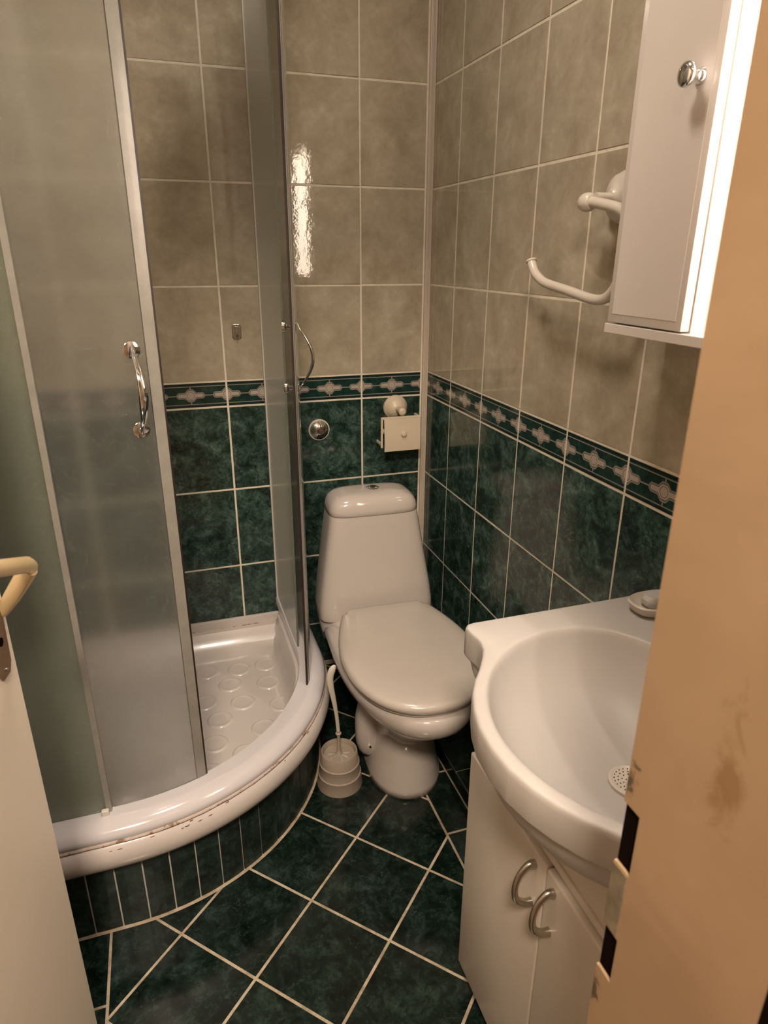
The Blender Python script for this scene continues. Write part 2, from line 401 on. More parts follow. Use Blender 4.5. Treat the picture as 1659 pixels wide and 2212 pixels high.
# ------------------------------------------------------------------ doorway: right jamb and door leaf
jt = empty('door_2', (-.51, YD-.125, 0), None, None, kind='structure')
XJ = -.51
bm = nb((0, .0, 0), (.06, .1085, 2.02))
link('jamb_post', bm, 'jamb', jt)
bm = bmesh.new()
for z0, z1 in ((0, .799), (.8445, .908), (.963, 2.02)): box(bm, (0, .1085, z0), (.06, .125, z1))
link('jamb_edge', bm, 'jamb', jt)
link('strike_plate', nb((-.0006, .1100, .846), (.02, .1256, .9065), .0004, 1), 'strikem', jt)
for z0, z1 in ((.799, .8445), (.908, .963)): link('strike_hole', nb((.0025, .107, z0-.002), (.055, .1247, z1+.002)), 'black', jt)
link('jamb_outer_edge_shade', nb((.0015, -.012, 0), (.06, -.0005, 2.02)), 'black', jt)  # hall-side edge, its shade painted in as plain black
for o in list(jt.children): o.data.transform(Matrix.Identity(4))
link('door_head', nb((-.62, 0, 2.0), (.06, .125, 2.05), .002), 'jamb', jt)
link('left_jamb', nb((-.66, 0, 0), (-.62, .125, 2.0), .002), 'jamb', jt)

E0 = Vector((-1.007, -1.08, 0)); tv = Vector((-.175, -.985, 0)).normalized(); nv = Vector((.985, -.175, 0)).normalized()
# leaf: local x = along leaf from free edge to hinge, local y = away from the visible face, local z up
dleaf = empty('door_1', E0, None, None, kind='structure', rotz=math.atan2(tv.y, tv.x))
# in this frame the visible face (towards the camera, +nv) lies at y=0 and the leaf is behind it
sgn = 1 if Vector((-tv.y, tv.x, 0)).dot(nv) > 0 else -1
Y = lambda d: sgn*d
dleaf.rotation_euler.x = 0
link('leaf', nb((0, Y(0), .012), (.585, Y(-.04), 2.0), .003), 'door', dleaf)
# plate with chamfered lower corners
bm = bmesh.new(); ring = [(.0185, .829), (.027, .8195), (.046, .8195), (.055, .829), (.055, 1.06), (.0185, 1.06)]
ring = [(.0185, .8300), (.0270, .8180), (.0480, .8180), (.0560, .8300), (.0560, .915), (.0130, .915)]
loft(bm, [[(x, Y(.0002), z) for x, z in ring], [(x, Y(.0025), z) for x, z in ring]])
pl = link('lock_plate', bm, 'plate', dleaf)
link('keyhole', lathe(bmesh.new(), [(.0058, Y(.0025)), (.0058, Y(.0032))], (.0345, 0, .866), 'y', 20), 'black', pl)
link('screw', lathe(bmesh.new(), [(.0028, Y(.0025)), (.0028, Y(.0034)), (.001, Y(.0037))], (.034, 0, .8265), 'y', 14), 'steel', pl)
bm = bmesh.new()
tube(bm, [(.010, Y(.001), .896), (.020, Y(.020), .920), (.040, Y(.048), .957), (.050, Y(.060), .971)], [.0085, .0105, .0115, .0095], 14, .8)
hn = link('lever_handle', bm, 'lever', dleaf, True)
bm = bmesh.new(); tube(bm, [(.047, Y(.060), .972), (.06, Y(.062), .981), (.16, Y(.062), 1.022)], [.0098, .0098, .0095], 14, .8)
link('grip', bm, 'lever', hn, True)

# ------------------------------------------------------------------ shower tray
CX, CY, RR = -.965, -.325, .504
def quad(off, wall, z, zw, n=40):
    """closed quadrant outline, curved front pushed out by off; wall sides pushed in by wall"""
    r = RR+off; xr, yf = CX+r, CY-r; xw, yw = XL+.004+wall, -.004-wall
    pts = [(xr, yw, zw)]
    for k in range(6): pts.append((xr, yw+(CY-yw)*(k+1)/7, z))
    for k in range(n+1):
        a = -pi/2*k/n; pts.append((CX+r*cos(a), CY+r*sin(a), z))
    for k in range(6): pts.append((CX+(xw-CX)*(k+1)/7, yf, z))
    pts += [(xw, yf, zw)]
    pts += [(xw, yf+(yw-yf)*k/6, zw) for k in range(1, 6)]
    pts += [(xw, yw, zw)]
    pts += [(xw+(xr-xw)*k/6, yw, zw) for k in range(1, 6)]
    return pts
tray = empty('shower_tray', (-.9, -.4, 0), 'white quarter-round shower tray with rounded rim, raised on a tiled curb', 'shower tray')
T0 = Vector((-.9, -.4, 0))
def loc_(bm, o): bmesh.ops.translate(bm, verts=bm.verts, vec=-Vector(o)); return bm
bm = bmesh.new()
prof = [(-.060, .040, .125, .125), (-.006, .004, .130, .130), (-.004, 0, .190, .184), (.010, 0, .186, .18), (.022, 0, .188, .18), (.031, 0, .196, .18), (.0355, 0, .208, .18), (.0362, 0, .221, .185), (.0325, 0, .236, .19), (.025, 0, .2475, .195), (.016, 0, .253, .2),
        (-.02, 0.004, .253, .2), (-.055, .030, .250, .2), (-.062, .038, .236, .19), (-.068, .058, .195, .168), (-.078, .088, .154, .150), (-.092, .108, .142, .1415), (-.11, .130, .140, .140)]
loft(bm, [quad(*p) for p in prof], True, True)
link('basin', loc_(bm, T0), 'tray', tray, 50)
# raised ovals on the tray floor
for x, y in [(-.6551, -.1685), (-.6899, -.2403), (-.5817, -.2624), (-.6655, -.335), (-.5632, -.3753), (-.7333, -.3933), (-.6244, -.4612), (-.755, -.487), (-.6832, -.5456), (-.7493, -.1573), (-.7663, -.3047), (-.5735, -.1667), (-.776, -.5894),
             (-.85, -.22), (-.85, -.37), (-.85, -.52), (-.85, -.64), (-.95, -.3), (-.95, -.45), (-.95, -.6), (-1.05, -.37), (-1.05, -.52), (-1.15, -.45)]:
    bm = lathe(bmesh.new(), [(.036, .1393), (.0335, .1412), (.0312, .1430), (.029, .1436), (.0265, .1428), (.024, .1422), (.015, .1424), (.0001, .1425)], (x, y, 0), 'z', 28, False, False)
    link('anti_slip_oval', loc_(bm, T0), 'tray', tray, 'all')
# curb core and tiles

STEP = math.radians(6.1)
JOINT = True
def curb_pt(s):      # s = angle from -90deg in arc coordinates; returns point, normal; s in metres along r=RR, 0 at angle -37.2deg
    if s <= RR*pi/2 and s >= 0:
        a = -s/RR; return Vector((CX+RR*cos(a), CY+RR*sin(a), 0)), Vector((cos(a), sin(a), 0))
    if s < 0: return Vector((CX+RR, CY-s, 0)), Vector((1, 0, 0))
    return Vector((CX-(s-RR*pi/2), CY-RR, 0)), Vector((0, -1, 0))
def sweep(offs, s_from, s_to, n=60, rad=None):
    """profile list (off,z) swept along the quadrant path"""
    rings = []
    R0 = RR
    total = RR*pi/2
    for i in range(n+1):
        s = s_from+(s_to-s_from)*i/n; p, nn = curb_pt(s)
        rings.append([p+nn*o+Vector((0, 0, z)) for o, z in offs])
    return rings
SA, SB = -.318, RR*pi/2+.318
bm = bmesh.new(); loft(bm, sweep([(-.0035, 0), (-.0035, .188), (-.022, .188), (-.022, 0)], SA, SB, 80))
curb = link('curb', loc_(bm, T0), 'sgrout', tray)
s0 = math.radians(37.2)*RR; L = STEP*RR
k0 = -int((s0+.31)/L)
for k in range(k0, 16):
    a, b = s0+k*L+.0016, s0+(k+1)*L-.0016
    if b > RR*pi/2+.315: break
    bm = bmesh.new(); rings = []
    lo = []; hi = []
    for i in range(4):
        p, n = curb_pt(a+(b-a)*i/3); e = .0006 if i in (0, 3) else 0
        rings.append([p-n*.004+Vector((0, 0, .003)), p+n*(-e)+Vector((0, 0, .003)), p+n*(-e)+Vector((0, 0, .1865)), p-n*.004+Vector((0, 0, .1865))])
    loft(bm, rings)
    c = rings[1][1].copy(); c.z = 0
    bmesh.ops.translate(bm, verts=bm.verts, vec=-c)
    link('tile', bm, 'cgreen', curb, loc=tuple(c-T0))
bm = bmesh.new(); loft(bm, sweep([(.0150, .252), (.0252, .2490), (.0256, .2520), (.0228, .2562), (.015, .2560)], SA, SB, 120))
for v in bm.verts: v.co += Vector((random.uniform(-.0004, .0004), random.uniform(-.0004, .0004), random.uniform(-.0004, .0004)))
tag(link('sealant_bead', loc_(bm, T0), 'caulk', tray, 'all'), 'brown stained sealant line between rim and rail')
for k in range(14):
    s = random.choice([random.gauss(.72, .05), random.gauss(.60, .12), random.uniform(.2, .95)]); s = min(max(s, .1), 1.05)
    p, n = curb_pt(s); zz = random.uniform(.239, .2475); off = .0295 if zz < .2425 else .0265
    bm = bmesh.new(); bmesh.ops.create_icosphere(bm, subdivisions=1, radius=1, matrix=Matrix.Translation(p+n*off+Vector((0, 0, zz))) @ Matrix.Rotation(math.atan2(n.y, n.x), 4, 'Z') @ Matrix.Diagonal((.0012, random.uniform(.002, .008), .0011, 1)))
    link('chip', loc_(bm, T0), 'dirt', tray, 'all')
bm = bmesh.new(); loft(bm, sweep([(-.004, .0002), (-.003, .0028), (.0035, .0012), (.0055, .0002)], SA, SB, 90)); tag(link('base_joint', loc_(bm, T0), 'fgrout', tray, 60), 'worn grout line where curb meets floor')
# sealing strip on the wall side
bm = nb((-.497, -.0005, .196), (XL+.004, -.013, .2285), .003); box(bm, (XL+.002, -.002, .196), (XL+.014, -.8, .2285), .003)
link('wall_sealing_strip', loc_(bm, T0), 'tray', tray)
bm = nb((-.50, -.011, .1985), (XL+.014, -.0165, .2015), .001, 1)
bmesh.ops.subdivide_edges(bm, edges=bm.edges, cuts=2)
link('grime_line', loc_(bm, T0), 'caulk', tray)

# ------------------------------------------------------------------ shower enclosure
en = empty('shower_enclosure', (-.9, -.4, .243), 'quarter-round shower enclosure of textured frosted glass with two sliding doors', 'shower enclosure')
E1 = Vector((-.9, -.4, .243))
def el(name, bm, m, parent=en, sm=False): return link(name, loc_(bm, E1 if parent else (0, 0, 0)), m, parent, sm)
bm = bmesh.new(); loft(bm, sweep([(.0155, .2545), (.0225, .2565), (.0240, .2615), (.0215, .2695), (.0145, .2770), (.004, .2825), (-.007, .2850), (-.0115, .2855), (-.0215, .2845), (-.044, .2835), (-.047, .279), (-.047, .2545)], SA, SB, 120))
el('bottom_rail', bm, 'acryl', sm=50)
bm = bmesh.new(); loft(bm, sweep([(-.006, 2.04), (-.006, 2.085), (-.046, 2.085), (-.046, 2.04)], SA, SB, 80)); el('top_rail', bm, 'alu', sm=50)
ZG0, ZG1 = .2845, 2.045
def gsweep(offa, offb, a, b, z0, z1, n=24):
    return sweep([(offa, z0), (offa, z1), (offb, z1), (offb, z0)], a, b, n)
SQ = RR*pi/2
bm = bmesh.new(); loft(bm, gsweep(-.036, -.041, -.322, 0.0, ZG0, ZG1, 2)); tag(el('fixed_panel', bm, 'gglass'), 'green tinted fixed glass panel beside the toilet')
bm = bmesh.new(); loft(bm, gsweep(-.030, -.035, SQ+.0105, SQ+.322, ZG0, ZG1, 2)); tag(el('fixed_panel', bm, 'gglass'), 'green tinted fixed glass panel on the left')
for s, nm in ((SQ+.0115, 'edge_profile'), ):
    bm = bmesh.new(); loft(bm, gsweep(-.0265, -.0365, s-.006, s+.004, ZG0-.002, ZG1, 1)); el(nm, bm, 'strip')
    bm = nb((CX-.024, CY-RR+.026, .284), (CX-.010, CY-RR+.016, .296), .002); el('corner_clip', bm, 'alu')
bm = nb((-.4985, -.0005, .256), (-.5055, -.012, 2.06), .001); el('wall_profile', bm, 'alu')
bm = nb((XL+.004, CY-RR+.016, .243), (XL+.022, CY-RR+.046, 2.06), .002); el('wall_profile', bm, 'alu')
def sliding(sa, sb, end, lab, o):
    """curved door between path positions sa..sb; end = +1 when the closing edge is at sb"""
    bm = bmesh.new(); loft(bm, gsweep(o, o-.005, sa, sb, ZG0, ZG1, 20))
    d = tag(el('sliding_door', bm, 'glass', sm=60), lab)
    def sub(name, bm, m, sm=False): return link(name, loc_(bm, E1), m, d, sm)
    e = sb if end > 0 else sa; k = 1 if end > 0 else -1
    bm = bmesh.new(); loft(bm, gsweep(o+.0006, o-.0056, min(e-k*.020, e), max(e-k*.020, e), ZG0, ZG1, 2)); loft(bm, gsweep(o+.0012, o-.0062, min(e-k*.021, e-k*.017), max(e-k*.021, e-k*.017), ZG0, ZG1, 1)); sub('edge_strip', bm, 'strip')
    bm = bmesh.new(); loft(bm, gsweep(o-.0008, o-.0048, min(e, e+k*.0045), max(e, e+k*.005), ZG0-.004, ZG1, 1)); tag(sub('magnet_seal', bm, 'brown'), 'dark brown magnetic seal')
    # bow handle
    s = e-k*.046; p, n = curb_pt(s); R = Matrix.Rotation(math.atan2(n.y, n.x), 4, 'Z')
    zt, zb = 1.173, 1.041
    base = p+n*o
    h = bmesh.new()
    pts = []
    rr = []
    for i in range(25):
        t = i/24; z = zt+(zb-zt)*t; oo = .0035+.031*sin(pi*t)**.95
        pts.append(base+n*oo+Vector((0, 0, z+(.006 if t == 0 else 0)-(.006 if t == 1 else 0)))); rr.append(.0024+.0060*sin(pi*t)**.8)
    tube(h, pts, rr, 14, .5, up=(-n.y, n.x, 0))
    hd = sub('handle', h, 'chrome', True)
    for z in (zt, zb):
        q = .45 if end < 0 else 1.0
        h = bmesh.new(); lathe(h, [(.0140, 0), (.0140, .0012), (.013, .0018), (.004, .0020)], (0, 0, 0), 'x', 24)
        bmesh.ops.transform(h, matrix=Matrix.Translation(base+Vector((0, 0, z))) @ R, verts=h.verts); sub('stud', h, 'chrome', True)
        h = bmesh.new(); lathe(h, [(.0055*q, 0), (.0055*q, -.014*q), (.0075*q, -.017*q), (.0135*q, -.019*q), (.0142*q, -.024*q), (.010*q, -.027*q)], (0, 0, 0), 'x', 24)
        bmesh.ops.transform(h, matrix=Matrix.Translation(base-n*.005+Vector((0, 0, z))) @ R, verts=h.verts); sub('inner_knob', h, 'chrome', True)
    return d
sliding(math.radians(67.4)*RR, SQ+.20, -1, 'left curved sliding glass door', -.0375)
sliding(-.18, math.radians(22.0)*RR, 1, 'right curved sliding glass door', -.0135)

# ------------------------------------------------------------------ toilet
TX, TY = -.252, -.20
tr = math.radians(-2.5)
toilet = empty('toilet', (TX, TY, 0), 'white close-coupled toilet with closed lid in the corner', 'toilet', rotz=tr)
def sup(w, d, cx, cy, z, n=48, e=4., tw=None):
    """rounded rectangle ring, tw = extra half-width at the back"""
    out = []
    for i in range(n):
        a = 2*pi*i/n; c, s = cos(a), sin(a)
        x = (abs(c)**(2/e))*(1 if c > 0 else -1); y = (abs(s)**(2/e))*(1 if s > 0 else -1)
        out.append((cx+w*x, cy+d*y, z))
    return out
# tank (local: front towards -y); bottom .355 top seam .632
bm = bmesh.new()
TZ = [(.333, .160, .068, -.052), (.336, .168, .0725, -.053), (.342, .1705, .0745, -.053), (.37, .1685, .074, -.052), (.42, .163, .0735, -.045), (.50, .150, .072, -.036), (.58, .1375, .0705, -.028), (.640, .128, .069, -.0225)]
loft(bm, [sup(w, d, 0, cy, z, e=5.5) for z, w, d, cy in TZ])
link('tank', bm, 'china', toilet, 50)
bm = bmesh.new()
LZ = [(.6405, .1265, .068, -.0225), (.6425, .1290, .0705, -.0225), (.655, .1280, .0705, -.0215), (.668, .1245, .0690, -.021), (.680, .1170, .0650, -.020), (.689, .1040, .058, -.019), (.6945, .085, .046, -.018), (.697, .055, .03, -.018)]
rg = [sup(w, d, 0, cy, z, e=4.5) for z, w, d, cy in LZ]
loft(bm, rg)
lid = link('tank_lid', bm, 'china', toilet, 'all')
bm = lathe(bmesh.new(), [(.019, .694), (.019, .6985), (.0165, .700), (.0155, .6992), (.0145, .700), (.0105, .7012), (.0001, .7015)], (.008, -.018, 0), 'z', 28); link('flush_button', bm, 'chrome', lid, 40)
def egg(w, yb, yf, z, wb=None, n=64, cx=0, e=2.25):
    """seat outline: straight back edge at yb, round front at yf; half-width w, back half-width wb"""
    wb = wb or w*.72; out = []
    yc = yb+(yf-yb)*.50
    for i in range(n//2+1):                         # front half, right to left
        a = pi*i/(n//2); c, s = cos(a), sin(a)
        out.append((cx+w*(abs(c)**(2/e))*(1 if c > 0 else -1), yc+(yf-yc)*(abs(s)**(2/e)), z))
    m = 9
    for i in range(1, m):                           # left side back
        t = i/m; out.append((cx-(w+(wb-w)*(t**1.7)), yc+(yb-yc)*t, z))
    for i in range(0, 6):
        t = i/5; r = .025; ang = t*pi/2
        out.append((cx-wb+r*(1-cos(ang)) , yb-r*(1-sin(ang)) if yb > yf else yb, z))
    for i in range(5, -1, -1):
        t = i/5; r = .025; ang = t*pi/2
        out.append((cx+wb-r*(1-cos(ang)), yb-r*(1-sin(ang)), z))
    for i in range(m-1, 0, -1):
        t = i/m; out.append((cx+(w+(wb-w)*(t**1.7)), yc+(yb-yc)*t, z))
    return out
def scl(ring, k, c, dz=0): return [(c[0]+(p[0]-c[0])*k, c[1]+(p[1]-c[1])*k, p[2]+dz) for p in ring]
base = lambda z: egg(.172, -.160, -.640, z, .114)
cc = (0, -.42)
bm = bmesh.new()
R = [scl(base(.3775), .965, cc), scl(base(.379), .985, cc), scl(base(.386), 1.0, cc), scl(base(.394), .998, cc), scl(base(.400), .975, cc), scl(base(.4035), .93, cc), scl(base(.405), .80, cc), scl(base(.4055), .4, cc)]
loft(bm, R); link('seat_lid', bm, 'lidp', toilet, 'all')
bm = bmesh.new(); loft(bm, [scl(base(.369), .955, cc), scl(base(.376), .965, cc), scl(base(.3775), .955, cc)]); link('seat', bm, 'lidp', toilet, 50)
def bowl(w, yb, yf, z, wb): return egg(w, yb, yf, z, wb, e=2.15)
bm = bmesh.new()
DK = lambda r: [(x, y, z if y < -.175 else (z-.038*min(1, (y+.175)/.03) if z > .33 else z)) for x, y, z in r]
B = [DK(bowl(.070, -.20, -.45, .368, .06)), DK(bowl(.150, .06, -.625, .368, .135)), DK(bowl(.166, .072, -.640, .364, .150)), DK(bowl(.172, .075, -.647, .355, .156)), DK(bowl(.172, .075, -.648, .335, .157)), bowl(.168, .07, -.640, .315, .153),
     bowl(.158, .05, -.622, .298, .135), bowl(.138, .01, -.590, .270, .115), bowl(.116, -.06, -.55, .235, .10), bowl(.096, -.13, -.505, .200, .085), bowl(.083, -.18, -.470, .170, .078), bowl(.080, -.20, -.455, .145, .076),
     bowl(.084, -.21, -.460, .11, .080), bowl(.091, -.22, -.472, .06, .088), bowl(.098, -.225, -.484, .02, .095), bowl(.099, -.225, -.487, .0, .096)]
loft(bm, B); link('bowl', bm, 'china', toilet, 'all')
bm = bmesh.new(); tube(bm, smooth_path([(-.07, -.33, .25), (-.088, -.34, .17), (-.088, -.34, .10), (-.082, -.33, .06)], 5), [.03, .033, .035, .036, .037, .038, .038, .038, .038, .038, .038, .037, .036, .035, .03, .02], 16)
ft = link('trap_outlet', bm, 'china', toilet, 'all')
link('bolt_hole', lathe(bmesh.new(), [(.0045, 0), (.0045, .003)], (-.093, -.377, .098), 'y', 14), 'black', ft)

# ------------------------------------------------------------------ toilet brush and holder
HX, HY = -.447, -.566
hb = empty('toilet_brush_holder', (HX, HY, 0), 'white tiered plastic toilet brush holder on floor beside the toilet', 'brush holder')
bm = lathe(bmesh.new(), [(.053, 0), (.0535, .004), (.0500, .034), (.0507, .0355), (.0500, .037), (.0485, .0375), (.0465, .066), (.0472, .0675), (.0465, .069), (.0448, .0695), (.0425, .098), (.0415, .1005), (.0385, .1005), (.037, .097), (.036, .088), (.001, .0875)], (0, 0, 0), 'z', 48)
bmesh.ops.scale(bm, verts=bm.verts, vec=(1.13, 1.13, 1.04)); link('pot', bm, 'dplastic', hb, 35)
br = empty('toilet_brush', (HX-.001, HY-.001, .088), 'white toilet brush standing upright with a curved flat handle', 'brush')
bm = bmesh.new()
for k in range(9):
    a = 2*pi*k/9; d = Vector((cos(a), sin(a), 0)); tube(bm, [(0, 0, .004), d*.028+Vector((0, 0, .002))], [.0042, .003], 6)
    tube(bm, [d*.012+Vector((0, 0, .0035)), d*.033+Vector((0, 0, .0015))], [.0015, .001], 5)
link('bristles', bm, 'bristle', br)
bm = bmesh.new(); lathe(bm, [(.011, 0), (.0095, .008), (.0055, .014), (.0045, .020), (.0043, .0672), (.0075, .069), (.0078, .0725), (.0048, .0745), (.0045, .08)], (0, 0, 0), 'z', 20)
link('stem', bm, 'dplastic', br, 40)
bm = bmesh.new(); P = smooth_path([(0, 0, .072), (-.003, 0, .12), (-.009, -.001, .17), (-.016, -.001, .215), (-.018, 0, .245), (-.012, .0, .268), (-.004, .001, .279)], 5)
n_ = len(P); rr = [.0048+.0045*min(1, max(0, (i/n_-.2)/.5)) if i/n_ < .78 else max(.0012, .0093*(1-((i/n_-.78)/.23)**1.6)) for i in range(n_)]
tube(bm, P, rr, 14, .62, up=(1, 0, 0)); link('handle', bm, 'wplastic', br, True)

# ------------------------------------------------------------------ paper holder, pipe flange, wall hook
ph = empty('toilet_paper_holder', (-.1035, 0, .876), 'cream plastic toilet paper holder hanging above the toilet tank', 'paper holder')
link('rosette', lathe(bmesh.new(), [(.0385, -.0005), (.0385, -.006), (.036, -.011), (.0345, -.012), (.0325, -.016), (.026, -.024), (.016, -.031), (.008, -.034)], (0, 0, 0), 'y', 40), 'plastic', ph, 35)
link('post', lathe(bmesh.new(), [(.010, -.028), (.010, -.055), (.0125, -.06), (.0115, -.072), (.006, -.077)], (0, 0, 0), 'y', 24), 'plastic', ph, 40)
bm = nb((-.0705, -.072, -.019), (.058, -.080, -.012), .002); box(bm, (-.0705, -.072, -.106), (-.0645, -.080, -.014), .002); box(bm, (.052, -.03, -.1), (.057, -.078, -.014), .002)
box(bm, (-.0705, -.03, -.1), (-.0655, -.078, -.09), .002)
link('frame', bm, 'plastic', ph)
bm = bmesh.new(); rings = []
for i in range(9):
    t = i/8; y = -.081-.006*sin(t*1.9); z = -.018-.098*t
    rings.append([(-.0615, y, z), (.0535, y, z), (.0535, y+.003, z), (-.0615, y+.003, z)])
loft(bm, rings); cv = link('cover_flap', bm, 'plastic', ph, 30)
link('knob', lathe(bmesh.new(), [(.009, -.087), (.009, -.090), (.007, -.0935), (.002, -.095)], (-.001, 0, -.064), 'y', 24), 'plastic', cv, 40)
link('roll_spindle', lathe(bmesh.new(), [(.008, -.06), (.008, .05)], (0, -.055, -.06), 'x', 16), 'plastic', ph, 40)

fl = empty('pipe_flange', (-.3467, 0, .8226), 'round chrome pipe flange with rusty stub on the green tile', 'pipe flange')
link('backing_ring', lathe(bmesh.new(), [(.0325, -.0003), (.0325, -.003), (.030, -.004)], (0, 0, 0), 'y', 40), 'wplastic', fl, 40)
link('cone', lathe(bmesh.new(), [(.029, -.0035), (.0285, -.006), (.013, -.016), (.0105, -.0165)], (0, 0, 0), 'y', 40), 'chrome', fl, 40)
link('pipe_stub', lathe(bmesh.new(), [(.010, -.012), (.010, -.020), (.0075, -.0205), (.007, -.027), (.004, -.0275)], (0, 0, 0), 'y', 20), 'rust', fl, 40)

hk = empty('wall_hook', (-.5715, 0, 1.118), 'small metal plate hook stuck on the grey tile inside the shower', 'hook')
oc = [(-.0125, -.015), (-.008, -.020), (.008, -.020), (.0125, -.015), (.0125, .015), (.008, .020), (-.008, .020), (-.0125, .015)]
bm = bmesh.new(); loft(bm, [[(x, -.0004, z) for x, z in oc], [(x, -.003, z) for x, z in oc], [(x*.9, -.0038, z*.93) for x, z in oc]]); link('plate', bm, 'steel', hk)
bm = nb((-.0055, -.0035, -.014), (.0055, -.006, .015), .001); tube(bm, smooth_path([(0, -.004, -.004), (0, -.009, -.014), (0, -.014, -.012), (0, -.015, -.006)], 3), .0028, 8); link('hook', bm, 'steel', hk)
for z in (.016, -.0165): link('screw', lathe(bmesh.new(), [(.0022, -.0035), (.0015, -.0048)], (0, 0, z), 'y', 10), 'brown', hk)

# ------------------------------------------------------------------ towel holder on the right wall
tw = empty('towel_holder', (0, -.885, 1.412), 'white enamelled towel holder with open curved bar beside the wall cabinet', 'towel holder')
link('rosette', lathe(bmesh.new(), [(.042, -.0005), (.042, -.006), (.039, -.011), (.038, -.0115), (.036, -.018), (.025, -.025), (.014, -.029), (.010, -.034)], (0, 0, 0), 'x', 40), 'wplastic', tw, 40)
link('arm', lathe(bmesh.new(), [(.009, -.030), (.009, -.062)], (0, 0, -.003), 'x', 20), 'wplastic', tw, 40)
link('finial', lathe(bmesh.new(), [(.004, .0285), (.009, .028), (.0125, .024), (.0148, .018), (.0155, .012), (.0150, .006), (.0125, -.001), (.0092, -.003)], (-.06, .012, -.008), 'y', 28), 'wplastic', tw, 'all')
bar = smooth_path([(-.06, .010, -.0085), (-.06, -.04, -.017), (-.06, -.075, -.026), (-.06, -.094, -.042), (-.06, -.098, -.075), (-.06, -.090, -.125), (-.06, -.066, -.156), (-.06, -.026, -.164), (-.06, .06, -.153), (-.06, .133, -.1435), (-.06, .163, -.134), (-.06, .183, -.122), (-.06, .197, -.104)], 5)
bm = bmesh.new(); tube(bm, bar, .0088, 14, up=(1, 0, 0)); tube(bm, [(-.06, .1965, -.105), (-.06, .198, -.102)], .0108, 16)
link('bar', bm, 'wplastic', tw, True)

# ------------------------------------------------------------------ wash basin
ZW = .78
OC = Vector((-.215, -1.385))
half = [(-.001, .268), (-.18, .268), (-.34, .268), (-.362, .268), (-.373, .2655), (-.3785, .2585), (-.3785, .250), (-.3775, .235), (-.3755, .222), (-.3755, .212), (-.380, .195), (-.3905, .176), (-.408, .150), (-.4255, .128), (-.4405, .103), (-.4535, .072), (-.4625, .038), (-.4655, 0)]
poly = [(x, -1.385+y) for x, y in half]+[(x, -1.385-y) for x, y in half[-2::-1]]
NR = 120
def ray_poly(o, d, P):
    best = None
    for i in range(len(P)):
        a, b = Vector(P[i]), Vector(P[(i+1) % len(P)]); e = b-a
        den = d.x*e.y-d.y*e.x
        if abs(den) < 1e-12: continue
        t = ((a.x-o.x)*e.y-(a.y-o.y)*e.x)/den; s = ((a.x-o.x)*d.y-(a.y-o.y)*d.x)/den
        if t > 0 and -1e-9 <= s <= 1+1e-9: best = t if best is None else min(best, t)
    return best
angs = sorted(set([round(2*pi*i/NR, 5) for i in range(NR)]+[round(math.atan2(p[1]-OC.y, p[0]-OC.x) % (2*pi), 5) for p in poly]))
dirs = [Vector((cos(a), sin(a))) for a in angs]
outer = [ray_poly(OC, d, poly) for d in dirs]
IC = Vector((-.250, -1.384)); IA, IB = .1935, .207
def inner_pt(d, k=1.0):
    # superellipse hit from IC
    e = 1.95 if d.x < 0 else 2.3; ia = IA if d.x < 0 else .135; r = (abs(d.x/ia)**e+abs(d.y/IB)**e)**(-1/e)
    p = IC+d*r*k
    return p
DR = Vector((-.250, -1.384))
def oring(k, z, inset=0): return [(*(OC+d*(r*k-inset)), z) for d, r in zip(dirs, outer)]
def epoly(grow):
    out = []
    for i in range(180):
        d = Vector((cos(2*pi*i/180), sin(2*pi*i/180))); e = 1.95 if d.x < 0 else 2.3; ia = IA if d.x < 0 else .135
        p = IC+d*((abs(d.x/ia)**e+abs(d.y/IB)**e)**(-1/e)+grow); out.append((p.x, p.y))
    return out
EP, EPG, EPH = epoly(0), epoly(.008), epoly(.003)
inr = [OC+d*ray_poly(OC, d, EP) for d in dirs]; inrg = [OC+d*ray_poly(OC, d, EPG) for d in dirs]; inrh = [OC+d*ray_poly(OC, d, EPH) for d in dirs]
def iring(k, z):
    src = inrg if k > 1.03 else inrh if k > 1.0 else inr
    k = min(k, 1.0)
    return [(*(DR+(p-DR)*k), z) for p in src]
bs = empty('wash_basin', (-.2, -1.385, .70), 'white ceramic wash basin with bowed front on the cabinet', 'wash basin')
B0 = Vector((-.2, -1.385, .70))
bm = bmesh.new()
rings = [oring(.48, .60), oring(.60, .620), oring(.74, .643), oring(.85, .667), oring(.905, .686), oring(.940, .705), oring(.955, .719), oring(.962, .7265), oring(.992, .729), oring(1.0, .733), oring(1.0, .771), oring(1.0, .7765, .0008), oring(1.0, .779, .0025), oring(1.0, ZW, .0055),
         iring(1.035, ZW), iring(1.012, .7795), iring(1.0, .777), iring(.985, .770), iring(.96, .757), iring(.91, .738), iring(.82, .715), iring(.70, .697), iring(.55, .682), iring(.38, .671), iring(.22, .664), iring(.12, .661)]
loft(bm, rings, True, True)
bo = link('bowl', loc_(bm, B0), 'basin', bs, 50)
dz = lathe(bmesh.new(), [(.0285, .662), (.0290, .6665), (.0265, .6685), (.0245, .6675), (.012, .6665), (.0001, .6663)], (DR.x, DR.y, 0), 'z', 36)
dn = link('drain', loc_(dz, B0), 'wplastic', bs, 40)
dh = bmesh.new()
for rr_, n_ in ((.0215, 22), (.0165, 16), (.0115, 10), (.006, 5)):
    for i in range(n_):
        a = 2*pi*i/n_; lathe(dh, [(.0008, .6672), (.0008, .6680)], (DR.x+rr_*cos(a), DR.y+rr_*sin(a), 0), 'z', 6)
tag(link('drain_holes', loc_(dh, B0), 'black', dn), kind='stuff')
